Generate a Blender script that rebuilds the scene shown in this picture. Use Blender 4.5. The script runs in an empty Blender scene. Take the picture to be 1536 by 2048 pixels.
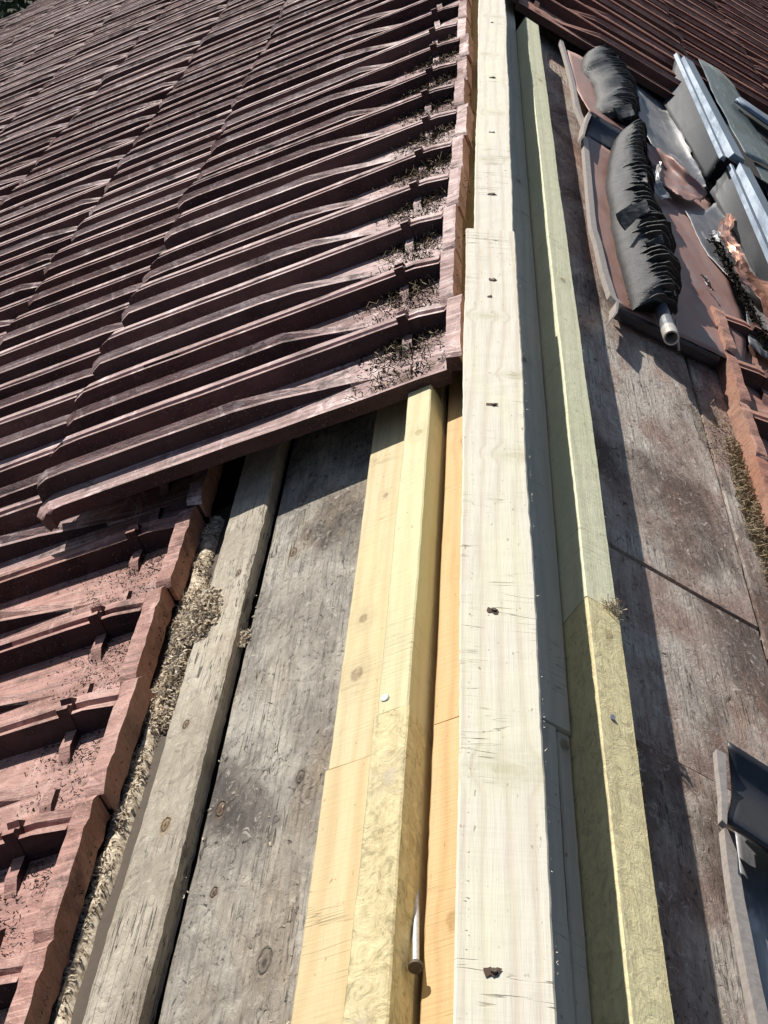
import bpy, bmesh, math, random
import numpy as np
from mathutils import Vector, Matrix, noise
random.seed(7)
R_ = math.radians

# ------------------------------------------------------------------ camera, sky, sun, exposure
scene = bpy.context.scene
FPX = 3200.0                                   # focal length in pixels of the 1536 x 2048 photograph
CX = Vector((0.997155, 0.07196497, -0.02242661))   # world axes seen from the camera (x right, y down, z forward)
CY = Vector((0.05458072, -0.484131, 0.87329154))
CZ = Vector((0.05198898, -0.87203109, -0.48668155))
CAM = Vector((0.0, 0.0, 6.0))
cam_d = bpy.data.cameras.new('camera'); cam = bpy.data.objects.new('camera', cam_d)
scene.collection.objects.link(cam); scene.camera = cam
cam_d.sensor_fit = 'VERTICAL'; cam_d.sensor_height = 24.0; cam_d.sensor_width = 18.0
cam_d.lens = 24.0 * FPX / 2048.0
cam_d.clip_start = 0.02; cam_d.clip_end = 400
cam.matrix_world = Matrix(((CX[0], -CX[1], -CX[2], CAM[0]), (CY[0], -CY[1], -CY[2], CAM[1]), (CZ[0], -CZ[1], -CZ[2], CAM[2]), (0, 0, 0, 1)))

to_sun = Vector((-0.066, 0.116, 0.103)).normalized()
world = bpy.data.worlds.new('World'); scene.world = world; world.use_nodes = True
wn = world.node_tree; bgn = wn.nodes['Background']
sky = wn.nodes.new('ShaderNodeTexSky'); sky.sky_type = 'NISHITA'; sky.sun_disc = False
sky.sun_elevation = math.asin(to_sun.z); sky.sun_rotation = math.atan2(to_sun.x, to_sun.y)
wn.links.new(sky.outputs[0], bgn.inputs[0]); bgn.inputs[1].default_value = 0.062
sun_d = bpy.data.lights.new('sun', 'SUN'); sun_d.energy = 5.0; sun_d.angle = R_(0.5); sun_d.color = (1.0, 0.955, 0.88)
sun = bpy.data.objects.new('sun', sun_d); scene.collection.objects.link(sun)
sun.rotation_euler = to_sun.to_track_quat('Z', 'Y').to_euler(); sun.location = (-5, 4, 12)
scene.view_settings.view_transform = 'Standard'; scene.view_settings.look = 'None'
scene.view_settings.exposure = 0.22; scene.view_settings.gamma = 1.0; scene.view_settings.use_curve_mapping = False
scene.render.engine = 'CYCLES'

# ------------------------------------------------------------------ the two roof planes
A = R_(28.088)
cA, sA = math.cos(A), math.sin(A)
APEX = Vector((0.0823, 0.0, 5.15))             # line where the two deck planes meet
ROTL = -A; ROTR = A                            # rotation about Y of things lying on each slope
def wl(s, y, n):                               # left slope: s metres down from the apex, n above the deck
    return Vector((APEX.x - s * cA - n * sA, y, APEX.z - s * sA + n * cA))
def wr(s, y, n):
    return Vector((APEX.x + s * cA + n * sA, y, APEX.z - s * sA + n * cA))
def on_slope(x, y, n, side=1):                 # photo measurement -> (s, y) on the plane n above a slope
    q = Vector((x - 768, y - 1024, FPX)); a, b, c = q.dot(CX), q.dot(CY), q.dot(CZ)
    n2 = (side * sA, cA); p = (APEX.x + n * n2[0], APEX.z - 6 + n * n2[1])
    k = (p[0] * n2[0] + p[1] * n2[1]) / (a * n2[0] + c * n2[1])
    return (a * k - p[0]) * side * cA + (c * k - p[1]) * -sA, b * k
def in_view(p, m=120):
    d = p - CAM; c = d.x * CX + d.y * CY + d.z * CZ
    if c.z < 0.05: return False
    x, y = 768 + FPX * c.x / c.z, 1024 + FPX * c.y / c.z
    return -m < x < 1536 + m and -m < y < 2048 + m

# ------------------------------------------------------------------ object helpers
def link(o, parent=None):
    scene.collection.objects.link(o)
    if parent: o.parent = parent
    return o
def tag(o, label=None, cat=None, group=None, kind=None):
    if label: o['label'] = label
    if cat: o['category'] = cat
    if group: o['group'] = group
    if kind: o['kind'] = kind
    return o
def empty(name, loc=(0, 0, 0), rot=0.0):
    o = bpy.data.objects.new(name, None); o.location = loc; o.rotation_euler = (0, rot, 0); o.empty_display_size = .05
    return link(o)
def mesh_obj(name, verts, faces, mat, parent=None, loc=None, rot=None, smooth=False):
    me = bpy.data.meshes.new(name); me.from_pydata([tuple(v) for v in verts], [], faces)
    if smooth: me.polygons.foreach_set('use_smooth', [True] * len(me.polygons))
    me.update()
    mats = mat if isinstance(mat, (list, tuple)) else [mat]
    for m in mats: me.materials.append(m)
    o = bpy.data.objects.new(name, me); link(o, parent)
    if loc is not None: o.location = loc
    if rot is not None: o.rotation_euler = (0, rot, 0)
    return o
def bm_obj(name, bm, mat, parent=None, smooth=False, loc=None, rot=None):
    bmesh.ops.recalc_face_normals(bm, faces=bm.faces)
    me = bpy.data.meshes.new(name); bm.to_mesh(me); bm.free()
    if smooth: me.polygons.foreach_set('use_smooth', [True] * len(me.polygons))
    me.materials.append(mat)
    o = bpy.data.objects.new(name, me); link(o, parent)
    if loc is not None: o.location = loc
    if rot is not None: o.rotation_euler = (0, rot, 0)
    return o
def fn(x, y=0.0, z=0.0): return noise.noise(Vector((x, y, z)))

# ------------------------------------------------------------------ node helpers
class NT:
    def __init__(s, name):
        s.m = bpy.data.materials.new(name); s.m.use_nodes = True; s.t = s.m.node_tree
        s.b = s.t.nodes['Principled BSDF']
    def n(s, typ, **kw):
        o = s.t.nodes.new('ShaderNode' + typ)
        for k, v in kw.items(): setattr(o, k, v)
        return o
    def l(s, a, b): s.t.links.new(a, b)
    def put(s, sock, v):
        if hasattr(v, 'links') or isinstance(v, bpy.types.NodeSocket): s.l(v, sock)
        else: sock.default_value = v
    def math(s, op, a, b=0.0, clamp=False):
        o = s.n('Math', operation=op, use_clamp=clamp); s.put(o.inputs[0], a); s.put(o.inputs[1], b); return o.outputs[0]
    def noise(s, vec, scale=5, detail=4, rough=.6, dist=0.0):
        o = s.n('TexNoise'); s.l(vec, o.inputs['Vector']); o.inputs['Scale'].default_value = scale
        o.inputs['Detail'].default_value = detail; o.inputs['Roughness'].default_value = rough; o.inputs['Distortion'].default_value = dist
        return o.outputs[0]
    def mapping(s, vec, scale=(1, 1, 1), loc=(0, 0, 0), rot=(0, 0, 0)):
        o = s.n('Mapping'); s.l(vec, o.inputs[0]); o.inputs['Location'].default_value = loc; o.inputs['Rotation'].default_value = rot
        o.inputs['Scale'].default_value = scale; return o.outputs[0]
    def ramp(s, fac, a, b, lo=0.0, hi=1.0):          # smooth 0..1 between a and b
        o = s.n('MapRange', interpolation_type='SMOOTHSTEP'); s.put(o.inputs[0], fac)
        o.inputs[1].default_value = a; o.inputs[2].default_value = b; o.inputs[3].default_value = lo; o.inputs[4].default_value = hi
        return o.outputs[0]
    def mix(s, fac, a, b, blend='MIX'):
        o = s.n('Mix', data_type='RGBA', blend_type=blend); s.put(o.inputs[0], fac)
        for i, v in ((6, a), (7, b)):
            if isinstance(v, (tuple, list)): o.inputs[i].default_value = (*v[:3], 1)
            else: s.l(v, o.inputs[i])
        return o.outputs[2]
    def bump(s, h, strength=.5, dist=.002, nrm=None):
        o = s.n('Bump'); s.put(o.inputs['Height'], h); o.inputs['Strength'].default_value = strength; o.inputs['Distance'].default_value = dist
        if nrm: s.l(nrm, o.inputs['Normal'])
        return o.outputs[0]
    def coords(s, rnd=True):
        tc = s.n('TexCoord').outputs['Object']
        if not rnd: return tc
        oi = s.n('ObjectInfo'); r = s.math('MULTIPLY', oi.outputs['Random'], 37.0)
        v = s.n('CombineXYZ'); s.l(r, v.inputs[0]); s.l(r, v.inputs[1]); s.l(r, v.inputs[2])
        a = s.n('VectorMath', operation='ADD'); s.l(tc, a.inputs[0]); s.l(v.outputs[0], a.inputs[1]); return a.outputs[0]
    def done(s, col, rough, nrm=None, metal=0.0, spec=None):
        s.put(s.b.inputs['Base Color'], (*col, 1) if isinstance(col, tuple) else col)
        s.put(s.b.inputs['Roughness'], rough); s.put(s.b.inputs['Metallic'], metal)
        if nrm: s.l(nrm, s.b.inputs['Normal'])
        if spec is not None: s.b.inputs['Specular IOR Level'].default_value = spec
        return s.m

def fresh_wood(name, base, late, fibre, ring_scale=70, ring_amt=.5, saw=.0, knots=(), knot_col=(.28, .17, .06), tint=None, cracks=0.0, rough_saw=0.0, kcore=.75, khalo=.38, kasp=.55):
    """sawn softwood: growth rings along Y, fibres, band-saw marks across, knots at (x, y, radius) in object space"""
    t = NT(name); tc = t.n('TexCoord').outputs['Object']
    sep = t.n('SeparateXYZ'); t.l(tc, sep.inputs[0]); x, y, z = sep.outputs
    low = t.noise(t.mapping(tc, (7, 1.6, 7)), 1.0, 3, .5)
    wob = t.math('MULTIPLY', t.math('SUBTRACT', low, .5), .035)
    xx = t.math('ADD', t.math('ADD', x, t.math('MULTIPLY', z, .55)), wob)
    kmask = None
    for kx, ky, kr in knots:
        dx = t.math('SUBTRACT', x, kx); dy = t.math('MULTIPLY', t.math('SUBTRACT', y, ky), kasp)
        d = t.math('SQRT', t.math('ADD', t.math('MULTIPLY', dx, dx), t.math('MULTIPLY', dy, dy)))
        dn = t.math('ADD', d, t.math('MULTIPLY', t.math('SUBTRACT', t.noise(tc, 90, 2), .5), kr * .5))
        core = t.ramp(dn, kr * .55, kr, 1, 0)
        halo = t.ramp(dn, kr * .6, kr * 3.6, 1, 0)
        side = t.math('MULTIPLY', dx, t.math('MULTIPLY', halo, -.55))
        xx = t.math('ADD', xx, side)
        kmask = (core, halo) if kmask is None else (t.math('MAXIMUM', kmask[0], core), t.math('MAXIMUM', kmask[1], halo))
    ph = t.math('ADD', t.math('MULTIPLY', xx, ring_scale * 6.283), t.math('MULTIPLY', t.noise(t.mapping(tc, (30, 2.5, 30)), 1, 2), 2.2))
    saw_t = t.math('ADD', t.math('MULTIPLY', t.math('SINE', ph), .5), .5)
    ring = t.math('POWER', saw_t, 3.0)
    fib = t.noise(t.mapping(tc, (420, 16, 420)), 1.0, 4, .65)
    fib2 = t.noise(t.mapping(tc, (90, 5, 90)), 1.0, 5, .6)
    blot = t.noise(t.mapping(tc, (14, 3.5, 14)), 1.0, 4, .55)
    c = t.mix(t.math('MULTIPLY', ring, ring_amt), base, late)
    c = t.mix(t.ramp(fib, .45, .8, 0, .5), c, fibre)
    c = t.mix(t.ramp(fib2, .45, .75, 0, .4), c, fibre)
    if tint: c = t.mix(t.ramp(blot, .46, .72, 0, .65), c, tint)
    h = t.math('ADD', t.math('MULTIPLY', fib, .5), t.math('MULTIPLY', ring, -.25))
    if saw:
        sm = t.noise(t.mapping(tc, (5, 330, 5), rot=(0, 0, .12)), 1.0, 2, .5)
        h = t.math('ADD', h, t.math('MULTIPLY', sm, saw))
        c = t.mix(t.ramp(sm, .5, .75, 0, .28 * saw), c, fibre)
    if rough_saw:
        sc = t.noise(t.mapping(tc, (70, 45, 70), rot=(0, 0, .5)), 1.0, 6, .75, 1.4)
        rs = t.math('MULTIPLY', t.math('SUBTRACT', sc, .5), rough_saw * 3)
        h = t.math('ADD', h, rs)
        c = t.mix(t.ramp(sc, .5, .62, 0, .55 * rough_saw), c, tuple(v * .62 for v in fibre))
        c = t.mix(t.ramp(sc, .5, .36, 0, .5 * rough_saw), c, tuple(min(1, v * 1.25) for v in base))
    if cracks:
        cr = t.noise(t.mapping(tc, (5, 62, 5), rot=(0, 0, .12)), 1.0, 3, .5, .6)
        ln = t.ramp(t.math('ABSOLUTE', t.math('SUBTRACT', cr, .52)), .0, .012, 1, 0)
        part = t.ramp(t.noise(t.mapping(tc, (14, 11, 14)), 1, 3), .5, .64)
        ck = t.math('MULTIPLY', t.math('MULTIPLY', ln, part), cracks)
        c = t.mix(ck, c, (.16, .12, .06)); h = t.math('SUBTRACT', h, t.math('MULTIPLY', ck, .8))
    spots = t.ramp(t.noise(t.mapping(tc, (260, 90, 260)), 1.0, 1, .5), .72, .8)
    c = t.mix(t.math('MULTIPLY', spots, .6), c, (.25, .16, .06))
    if kmask:
        rr = t.noise(t.mapping(tc, (260, 120, 260)), 1, 2)
        c = t.mix(t.math('MULTIPLY', kmask[1], t.ramp(t.noise(t.mapping(tc, (60, 150, 60)), 1, 4, .7), .3, .65, khalo * .3, khalo * 1.5)), c, tuple(a * .45 + b * .55 for a, b in zip(base, knot_col)))
        c = t.mix(t.math('MULTIPLY', kmask[0], t.ramp(rr, .2, .7, .5 * kcore, 1.15 * kcore)), c, knot_col)
    return t.done(c, t.ramp(fib2, .2, .8, .62, .85), t.bump(h, .75, .0011), spec=.25)

def old_wood(name, base, dark, pale, warm, scr=1.0, rotz=0.0, boost=1.0, knots=()):
    """weathered roof boarding: grey fibres, dark water stains, pale flakes"""
    t = NT(name); tc = t.coords()
    fib = t.noise(t.mapping(tc, (260, 12, 260), rot=(0, 0, rotz)), 1.0, 6, .7)
    lines = t.noise(t.mapping(tc, (120, 4, 120)), 1.0, 3, .6)
    blot = t.noise(t.mapping(tc, (11, 5, 11)), 1.0, 6, .62, .6)
    stain = t.noise(t.mapping(tc, (6, 3.2, 6), loc=(3, 9, 1)), 1.0, 5, .6, .5)
    flk = t.noise(t.mapping(tc, (85, 48, 85), rot=(0, 0, -.7)), 1.0, 7, .78, 1.6)
    c = t.mix(t.ramp(blot, .40, .60), base, pale)
    c = t.mix(t.ramp(stain, .46, .66, 0, .9), c, dark)
    c = t.mix(t.ramp(t.noise(t.mapping(tc, (9, 3, 9), loc=(7, 2, 4)), 1, 5, .6), .55, .72, 0, .6), c, warm)
    c = t.mix(t.ramp(fib, .45, .72, 0, .6), c, dark)
    c = t.mix(t.ramp(flk, .54, .66, 0, .7 * scr), c, pale)
    c = t.mix(t.ramp(flk, .45, .34, 0, .75 * scr), c, tuple(v * .45 for v in dark))
    ck = t.math('MULTIPLY', t.ramp(t.math('ABSOLUTE', t.math('SUBTRACT', lines, .5)), 0, .012, 1, 0), t.ramp(blot, .5, .62))
    c = t.mix(t.math('MULTIPLY', ck, .8), c, (.03, .025, .02))
    h = t.math('ADD', t.math('MULTIPLY', fib, .6), t.math('SUBTRACT', t.math('MULTIPLY', flk, 1.2 * scr), ck))
    h = t.math('ADD', h, t.math('MULTIPLY', blot, .6))
    raw = t.n('TexCoord').outputs['Object']; sp_ = t.n('SeparateXYZ'); t.l(raw, sp_.inputs[0])
    for kx, ky, kr, kc in knots:
        dx = t.math('MULTIPLY', t.math('SUBTRACT', sp_.outputs[0], kx), 1.0); dy = t.math('MULTIPLY', t.math('SUBTRACT', sp_.outputs[1], ky), .42)
        d = t.math('ADD', t.math('SQRT', t.math('ADD', t.math('MULTIPLY', dx, dx), t.math('MULTIPLY', dy, dy))), t.math('MULTIPLY', t.math('SUBTRACT', t.noise(raw, 120, 3), .5), kr * .7))
        rim = t.ramp(t.math('ABSOLUTE', t.math('SUBTRACT', d, kr)), 0, kr * .3, 1, 0)
        c = t.mix(t.ramp(d, kr * .3, kr * 2.2, .8, 0), c, kc); c = t.mix(t.ramp(d, kr * .15, kr * .55, .8, 0), c, tuple(v * .3 for v in kc))
        c = t.mix(t.math('MULTIPLY', rim, t.ramp(t.noise(raw, 70, 3), .45, .65, .0, .4)), c, (.05, .035, .03)); h = t.math('SUBTRACT', h, rim)
    return t.done(c, .88, t.bump(h, .95, .003 * boost), spec=.12)

def tile_mat(name, base, pale, dark, moss, dust, soot=.55):
    t = NT(name); tc = t.coords()
    oi = t.n('ObjectInfo').outputs['Random']
    b = t.noise(tc, 18, 6, .65); f = t.noise(tc, 160, 4, .7); g = t.noise(t.mapping(tc, (30, 9, 30)), 1.0, 5, .7, .8)
    sp = t.noise(tc, 420, 2, .6)
    c = t.mix(t.ramp(b, .35, .68), base, tuple(v * .62 for v in base))
    c = t.mix(t.ramp(oi, 0, 1, 0, .35), c, pale)
    c = t.mix(t.ramp(g, .5, .72, 0, dust), c, pale)
    stk = t.noise(t.mapping(tc, (7, 150, 60)), 1.0, 4, .65, .3)
    c = t.mix(t.ramp(stk, .52, .70, 0, .55 * dust), c, tuple(min(1, v * 1.25) for v in pale))
    c = t.mix(t.ramp(stk, .48, .34, 0, .6 * soot), c, dark)
    c = t.mix(t.ramp(f, .55, .75, 0, soot), c, dark)
    c = t.mix(t.math('MULTIPLY', t.ramp(sp, .6, .7), t.ramp(b, .42, .6)), c, moss)
    c = t.mix(t.math('MULTIPLY', t.ramp(t.noise(tc, 9, 5, .7), .56, .66), .7 * soot), c, dark)
    h = t.math('ADD', t.math('MULTIPLY', f, .5), t.math('ADD', b, t.math('MULTIPLY', sp, .3)))
    return t.done(c, t.ramp(b, .3, .7, .46, .8), t.bump(h, .8, .0022), spec=.32)

def metal_mat(name, a, b, c3, metal=.6, rough=.42, sc=9, streak=.5):
    t = NT(name); tc = t.coords()
    n1 = t.noise(t.mapping(tc, (sc, sc * .35, sc)), 1.0, 6, .62, .5); n2 = t.noise(t.mapping(tc, (180, 60, 180), rot=(0, 0, .7)), 1.0, 4, .7)
    n3 = t.noise(t.mapping(tc, (26, 9, 26), loc=(4, 2, 2)), 1.0, 5, .6, 1.0)
    c = t.mix(t.ramp(n1, .38, .62), a, b)
    c = t.mix(t.ramp(n3, .52, .7, 0, streak), c, c3)
    c = t.mix(t.ramp(n2, .6, .78, 0, .25), c, tuple(v * .4 for v in a))
    h = t.math('ADD', n3, t.math('MULTIPLY', n2, .3))
    return t.done(c, t.ramp(n1, .3, .7, rough - .08, rough + .16), t.bump(h, .35, .002), metal=metal)

def plain(name, col, rough=.6, metal=0.0, amt=.3, sc=60, bump=.3):
    t = NT(name); tc = t.coords(); n1 = t.noise(tc, sc, 5, .65)
    c = t.mix(t.ramp(n1, .35, .7, 0, amt), col, tuple(v * .4 for v in col))
    return t.done(c, rough, t.bump(n1, bump, .002), metal=metal)

M = {}
M['ridge'] = fresh_wood('pale_ridge_timber', (.74, .70, .59), (.58, .48, .36), (.60, .53, .41), 62, .5, .22,
    ((.004, .62, .016), (-.012, 1.50, .012), (.016, 1.13, .012), (.02, 1.33, .010), (-.006, .25, .008)), (.46, .42, .24), (.74, .72, .52), 1.0, kcore=.32, khalo=.5, kasp=1.5)
M['ridge_far'] = fresh_wood('pale_ridge_timber_upper', (.74, .70, .60), (.60, .50, .38), (.62, .56, .45), 56, .5, .22,
    ((-.008, .34, .014), (.006, .62, .012), (-.012, 1.05, .012), (.01, 1.4, .012)), (.46, .42, .26), (.76, .74, .56), 1.0, kcore=.3, khalo=.5, kasp=1.5)
M['green_a'] = fresh_wood('treated_batten_upper', (.66, .60, .37), (.52, .45, .24), (.53, .46, .28), 48, .45, .6, ((.004, .55, .006),), (.36, .28, .12), (.62, .62, .36), .3)
M['green_b'] = fresh_wood('treated_batten_sawn', (.70, .60, .35), (.56, .45, .22), (.46, .37, .19), 40, .4, .4,
    ((-.004, .43, .007), (.004, .70, .008), (-.006, .28, .008), (.0, .2, .006)), (.55, .47, .34), (.66, .55, .31), .2, 1.1)
M['green_c'] = fresh_wood('treated_batten_right', (.78, .76, .54), (.64, .60, .38), (.64, .60, .42), 44, .3, .3, ((.0, .9, .006), (.004, 2.1, .006)), (.33, .28, .14), (.70, .70, .46), .4, .25)
M['green_d'] = fresh_wood('treated_batten_right_sawn', (.82, .72, .42), (.66, .55, .29), (.58, .48, .27), 40, .35, .3, ((.002, .95, .007), (-.006, .30, .007)), (.40, .32, .17), (.80, .74, .44), .2, .7)
M['base_a'] = fresh_wood('treated_base_upper', (.66, .55, .33), (.52, .39, .20), (.52, .41, .24), 60, .45, .8, ((-.03, .24, .006), (-.03, .14, .008), (-.02, .5, .004)), (.25, .18, .10), (.70, .58, .30), .4)
M['base_b'] = fresh_wood('treated_base_lower', (.68, .54, .31), (.54, .38, .18), (.54, .41, .23), 34, .5, .5, ((-.024, .46, .016),), (.42, .33, .17), (.76, .60, .32), .5)
M['orange'] = fresh_wood('orange_plank', (.64, .44, .22), (.48, .30, .13), (.50, .34, .17), 50, .5, .7, ((0, .55, .008), (.01, .25, .009), (-.005, .9, .007)), (.36, .22, .08), (.54, .38, .16), .3)
M['shade'] = fresh_wood('right_inner_plank', (.78, .70, .56), (.60, .51, .38), (.56, .49, .38), 55, .4, .2, ((0, .8, .006), (.01, 1.6, .006)), (.22, .17, .10), (.68, .62, .48), .6)
M['old_board'] = old_wood('weathered_narrow_board', (.50, .44, .35), (.34, .29, .23), (.66, .59, .48), (.46, .35, .24), .9, knots=((.004, .80, .004, (.30, .18, .08)), (-.004, .96, .003, (.25, .16, .09)), (.012, 1.25, .003, (.20, .13, .08))))
M['old_wide'] = old_wood('weathered_wide_plank', (.38, .34, .29), (.10, .088, .08), (.62, .57, .49), (.42, .32, .22), 1.3, knots=((-.053, .818, .0045, (.22, .15, .10)), (.030, .826, .004, (.17, .13, .10)), (.025, .592, .006, (.24, .20, .16)), (-.03, 1.28, .004, (.30, .20, .12)), (-.04, .70, .003, (.2, .12, .08))))
M['old_right'] = old_wood('weathered_right_plank', (.50, .36, .30), (.17, .12, .10), (.78, .69, .60), (.54, .29, .20), 1.3, 0, 1.2)
M['tile'] = tile_mat('clay_tile', (.28, .125, .112), (.82, .65, .62), (.026, .017, .018), (.52, .48, .38), .85, 1.0)
M['tile_warm'] = tile_mat('clay_tile_near', (.42, .20, .16), (.66, .42, .36), (.060, .036, .034), (.52, .46, .34), .8, .8)
M['tile_wall'] = tile_mat('shade_dark_tile_flank', (.042, .013, .015), (.12, .07, .07), (.012, .007, .008), (.16, .14, .11), .3, .4)  # far darker than the pans: shade on the rib walls painted into the colour
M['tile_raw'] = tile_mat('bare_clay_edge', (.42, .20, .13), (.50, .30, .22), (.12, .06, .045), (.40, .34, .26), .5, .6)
M['tile_raw_right'] = M['tile_raw']; M['tile_wall_right'] = tile_mat('shade_dark_tile_flank_right', (.070, .020, .016), (.16, .08, .065), (.02, .012, .012), (.20, .17, .13), .3, .4)  # right-slope flank colour likewise darkened to paint in rib shade
M['tile_right'] = tile_mat('clay_tile_right', (.42, .18, .13), (.72, .44, .34), (.06, .03, .028), (.30, .24, .20), .4)
M['under'] = plain('roof_underlay', (.035, .03, .03), .9)
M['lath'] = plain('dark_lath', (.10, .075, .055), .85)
M['steel'] = plain('nail_steel', (.62, .63, .66), .45, .7, .3, 200, .1)
M['nailhead'] = plain('rusty_nailhead', (.12, .10, .075), .6, .5, .6, 300, .5)
M['hole'] = plain('nail_dent', (.10, .055, .035), .9)
M['grey_metal'] = metal_mat('grey_zinc', (.17, .175, .19), (.34, .33, .33), (.62, .61, .60), .35, .45, 9, .9)
M['panel_metal'] = metal_mat('grey_cladding', (.045, .05, .058), (.06, .065, .073), (.10, .105, .115), .1, .6, 5, .35)
M['bronze'] = metal_mat('bronze_sheet', (.36, .19, .155), (.46, .29, .25), (.32, .29, .30), .25, .55, 7, .7)
M['copper'] = metal_mat('bare_copper', (.75, .40, .29), (.60, .30, .20), (.85, .60, .50), .85, .28, 30, .4)
M['rail'] = metal_mat('rail_aluminium', (.22, .27, .34), (.28, .33, .40), (.36, .42, .48), .5, .4, 12, .2)
M['film'] = metal_mat('green_grey_sheet', (.12, .155, .16), (.20, .24, .245), (.40, .45, .45), .3, .35, 16, .7)
M['edge'] = plain('cream_folded_edge', (.50, .44, .40), .5, .2, .35, 120)
M['dark_metal'] = plain('dark_flashing', (.06, .06, .07), .45, .4, .3, 50)
M['black'] = plain('black_bitumen', (.022, .022, .023), .55, 0, .4, 200, .6)
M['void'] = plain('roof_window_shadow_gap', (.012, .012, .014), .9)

# ------------------------------------------------------------------ ground, walls, verge, trees beyond the far end
tg = NT('garden_soil'); tgc = tg.coords(False)
M['ground'] = tg.done(tg.mix(tg.ramp(tg.noise(tgc, 1.5, 6, .7), .4, .6), (.035, .05, .02), (.07, .06, .04)), .95)
g = mesh_obj('ground', [(-150, -150, 0), (150, -150, 0), (150, 150, 0), (-150, 150, 0)], [(0, 1, 2, 3)], M['ground']); tag(g, kind='structure')

ROOF_END = 10.42
# ------------------------------------------------------------------ boards
def board(name, s0, s1, n0, n1, y0, y1, mat, side=0, label=None, cat='plank', group=None, skew=None, lean=0.0, wav=.0008, bev=.0015, step=.012, end_dn=0.0, endcut=0.0):
    """a sawn timber lying along Y; local x across, z up, origin at its near end on the deck.
       side -1/+1 = left/right slope (s measured down the slope), 0 = level on the ridge (s is world x, n is world z)"""
    if side == 0: loc = Vector(((s0 + s1) / 2, y0, n0)); rot = 0.0
    else: loc = (wl if side < 0 else wr)((s0 + s1) / 2, y0, n0); rot = ROTL if side < 0 else ROTR
    w = abs(s1 - s0) / 2; h = n1 - n0; Lg = y1 - y0
    nst = max(2, int(Lg / step)); V = []; F = []
    prof = [(-w + lean, 0), (-w, h - bev), (-w + bev, h), (-w / 3, h), (w / 3, h), (w - bev, h), (w, h - bev), (w, 0)]
    sd = random.random() * 50; K = len(prof)
    for i in range(nst + 1):
        y = Lg * i / nst
        for j, (px, pz) in enumerate(prof):
            e = 1 if px > 0 else -1
            ox = (fn(y * 4, sd, e) * 1.6 + fn(y * 60, sd, e * 3) * .7) * wav
            oz = (fn(y * 3, sd + 9, 0) * 1.0 + fn(y * 45, sd, j) * .35) * wav
            sk = 0
            if skew: sk = (skew[0] if px < 0 else skew[1]) * y / Lg * (1 if abs(px) > w * .5 else .33)
            yy = y
            if i in (0, nst): yy += endcut * px / w + fn(px * 90, sd, i) * .0012
            V.append((px + (ox if abs(px) > w * .5 else 0) + sk, yy, pz + (oz if pz > 0 else 0)))
    for i in range(nst):
        for j in range(K - 1):
            a = i * K + j; F.append((a, a + 1, a + K + 1, a + K))
        F.append((i * K + K - 1, i * K, i * K + K, i * K + 2 * K - 1))
    F.append(tuple(range(K - 1, -1, -1))); F.append(tuple(range(nst * K, nst * K + K)))
    V = [Vector(v) for v in V]
    o = mesh_obj(name, V, F, mat, loc=loc, rot=rot)
    bm = bmesh.new(); bm.from_mesh(o.data); bmesh.ops.recalc_face_normals(bm, faces=bm.faces); bm.to_mesh(o.data); bm.free()
    if label: tag(o, label, cat, group)
    return o

TOPZ = 5.268
HZ = TOPZ - .110
KR = .732 / .8                                # the ridge timber stands proud of the boarding
ridge_near = board('ridge_board', .0492 * KR, .1161 * KR, HZ, TOPZ, .35 * KR, 2.338 * KR, M['ridge'], 0,
    'pale new ridge timber, the wider near length, nailed down its centre', 'timber', skew=(-.0100, -.0030), lean=.012, wav=.0011)
ridge_far = board('ridge_board', .0512 * KR, .1118 * KR, HZ, TOPZ - .003, 2.341 * KR, 5.6, M['ridge_far'], 0,
    'narrower pale ridge timber, the far length running up and out of the picture', 'timber', skew=(.006, .016), lean=.012, wav=.0011, step=.02)

G_TB = 'new treated battens along the ridge'
bat_lf = board('treated_batten', .0605, .0926, .02, .0565, 1.146, 1.832, M['green_a'], -1,
    'yellow green batten left of the ridge timber whose far end disappears under the red tiles', 'batten', G_TB, step=.02)
bat_ln = board('treated_batten', .0600, .0945, .02, .0575, .35, 1.144, M['green_b'], -1,
    'rough sawn yellow batten nearest the viewer on the left of the ridge timber', 'batten', G_TB, endcut=.0006)
base_f = board('base_plank', .0612, .158, .0005, .02, 1.144, 10.3, M['base_a'], -1,
    'new yellow plank under the left batten, far length reaching into the tile shade', 'plank', step=.02)
base_n = board('base_plank', .0605, .160, .0005, .0205, .35, 1.1415, M['base_b'], -1,
    'new yellow plank under the left batten, the near length with an oval knot', 'plank')
or_f = board('orange_plank', .004, .0541, .0005, .020, 1.157, 10.3, M['orange'], -1,
    'narrow orange plank in the groove left of the ridge timber, beyond its cross joint', 'plank', step=.02)
or_n = board('orange_plank', .004, .0541, .0005, .0205, .35, 1.1545, M['orange'], -1,
    'narrow orange plank beside the ridge timber, the near length next to the loose nail', 'plank')
sh_f = board('inner_plank', .006, .0672, .0005, .019, 1.17, 10.3, M['shade'], 1,
    'grey plank in the shade right of the ridge timber, beyond its cross joint', 'plank', step=.02)
sh_n = board('inner_plank', .006, .0515, .0005, .018, .35, 1.167, M['shade'], 1,
    'shaded plank right of the ridge timber, near length with a long split beside it', 'plank')
sh_s = board('inner_plank', .0530, .0672, .0005, .0165, .35, 1.166, M['shade'], 1,
    'thin shaded strip between the split and the right hand batten', 'plank')
bat_rf = board('treated_batten', .0690, .1075, .0005, .057, 1.3535, 4.03, M['green_c'], 1,
    'greenish batten right of the ridge timber, the far length ending under dark tiles', 'batten', G_TB, step=.015)
bat_rn = board('treated_batten', .0690, .1085, .0005, .0575, .35, 1.3515, M['green_d'], 1,
    'rough sawn yellow batten nearest the viewer on the right of the ridge timber', 'batten', G_TB, endcut=.001)

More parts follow.
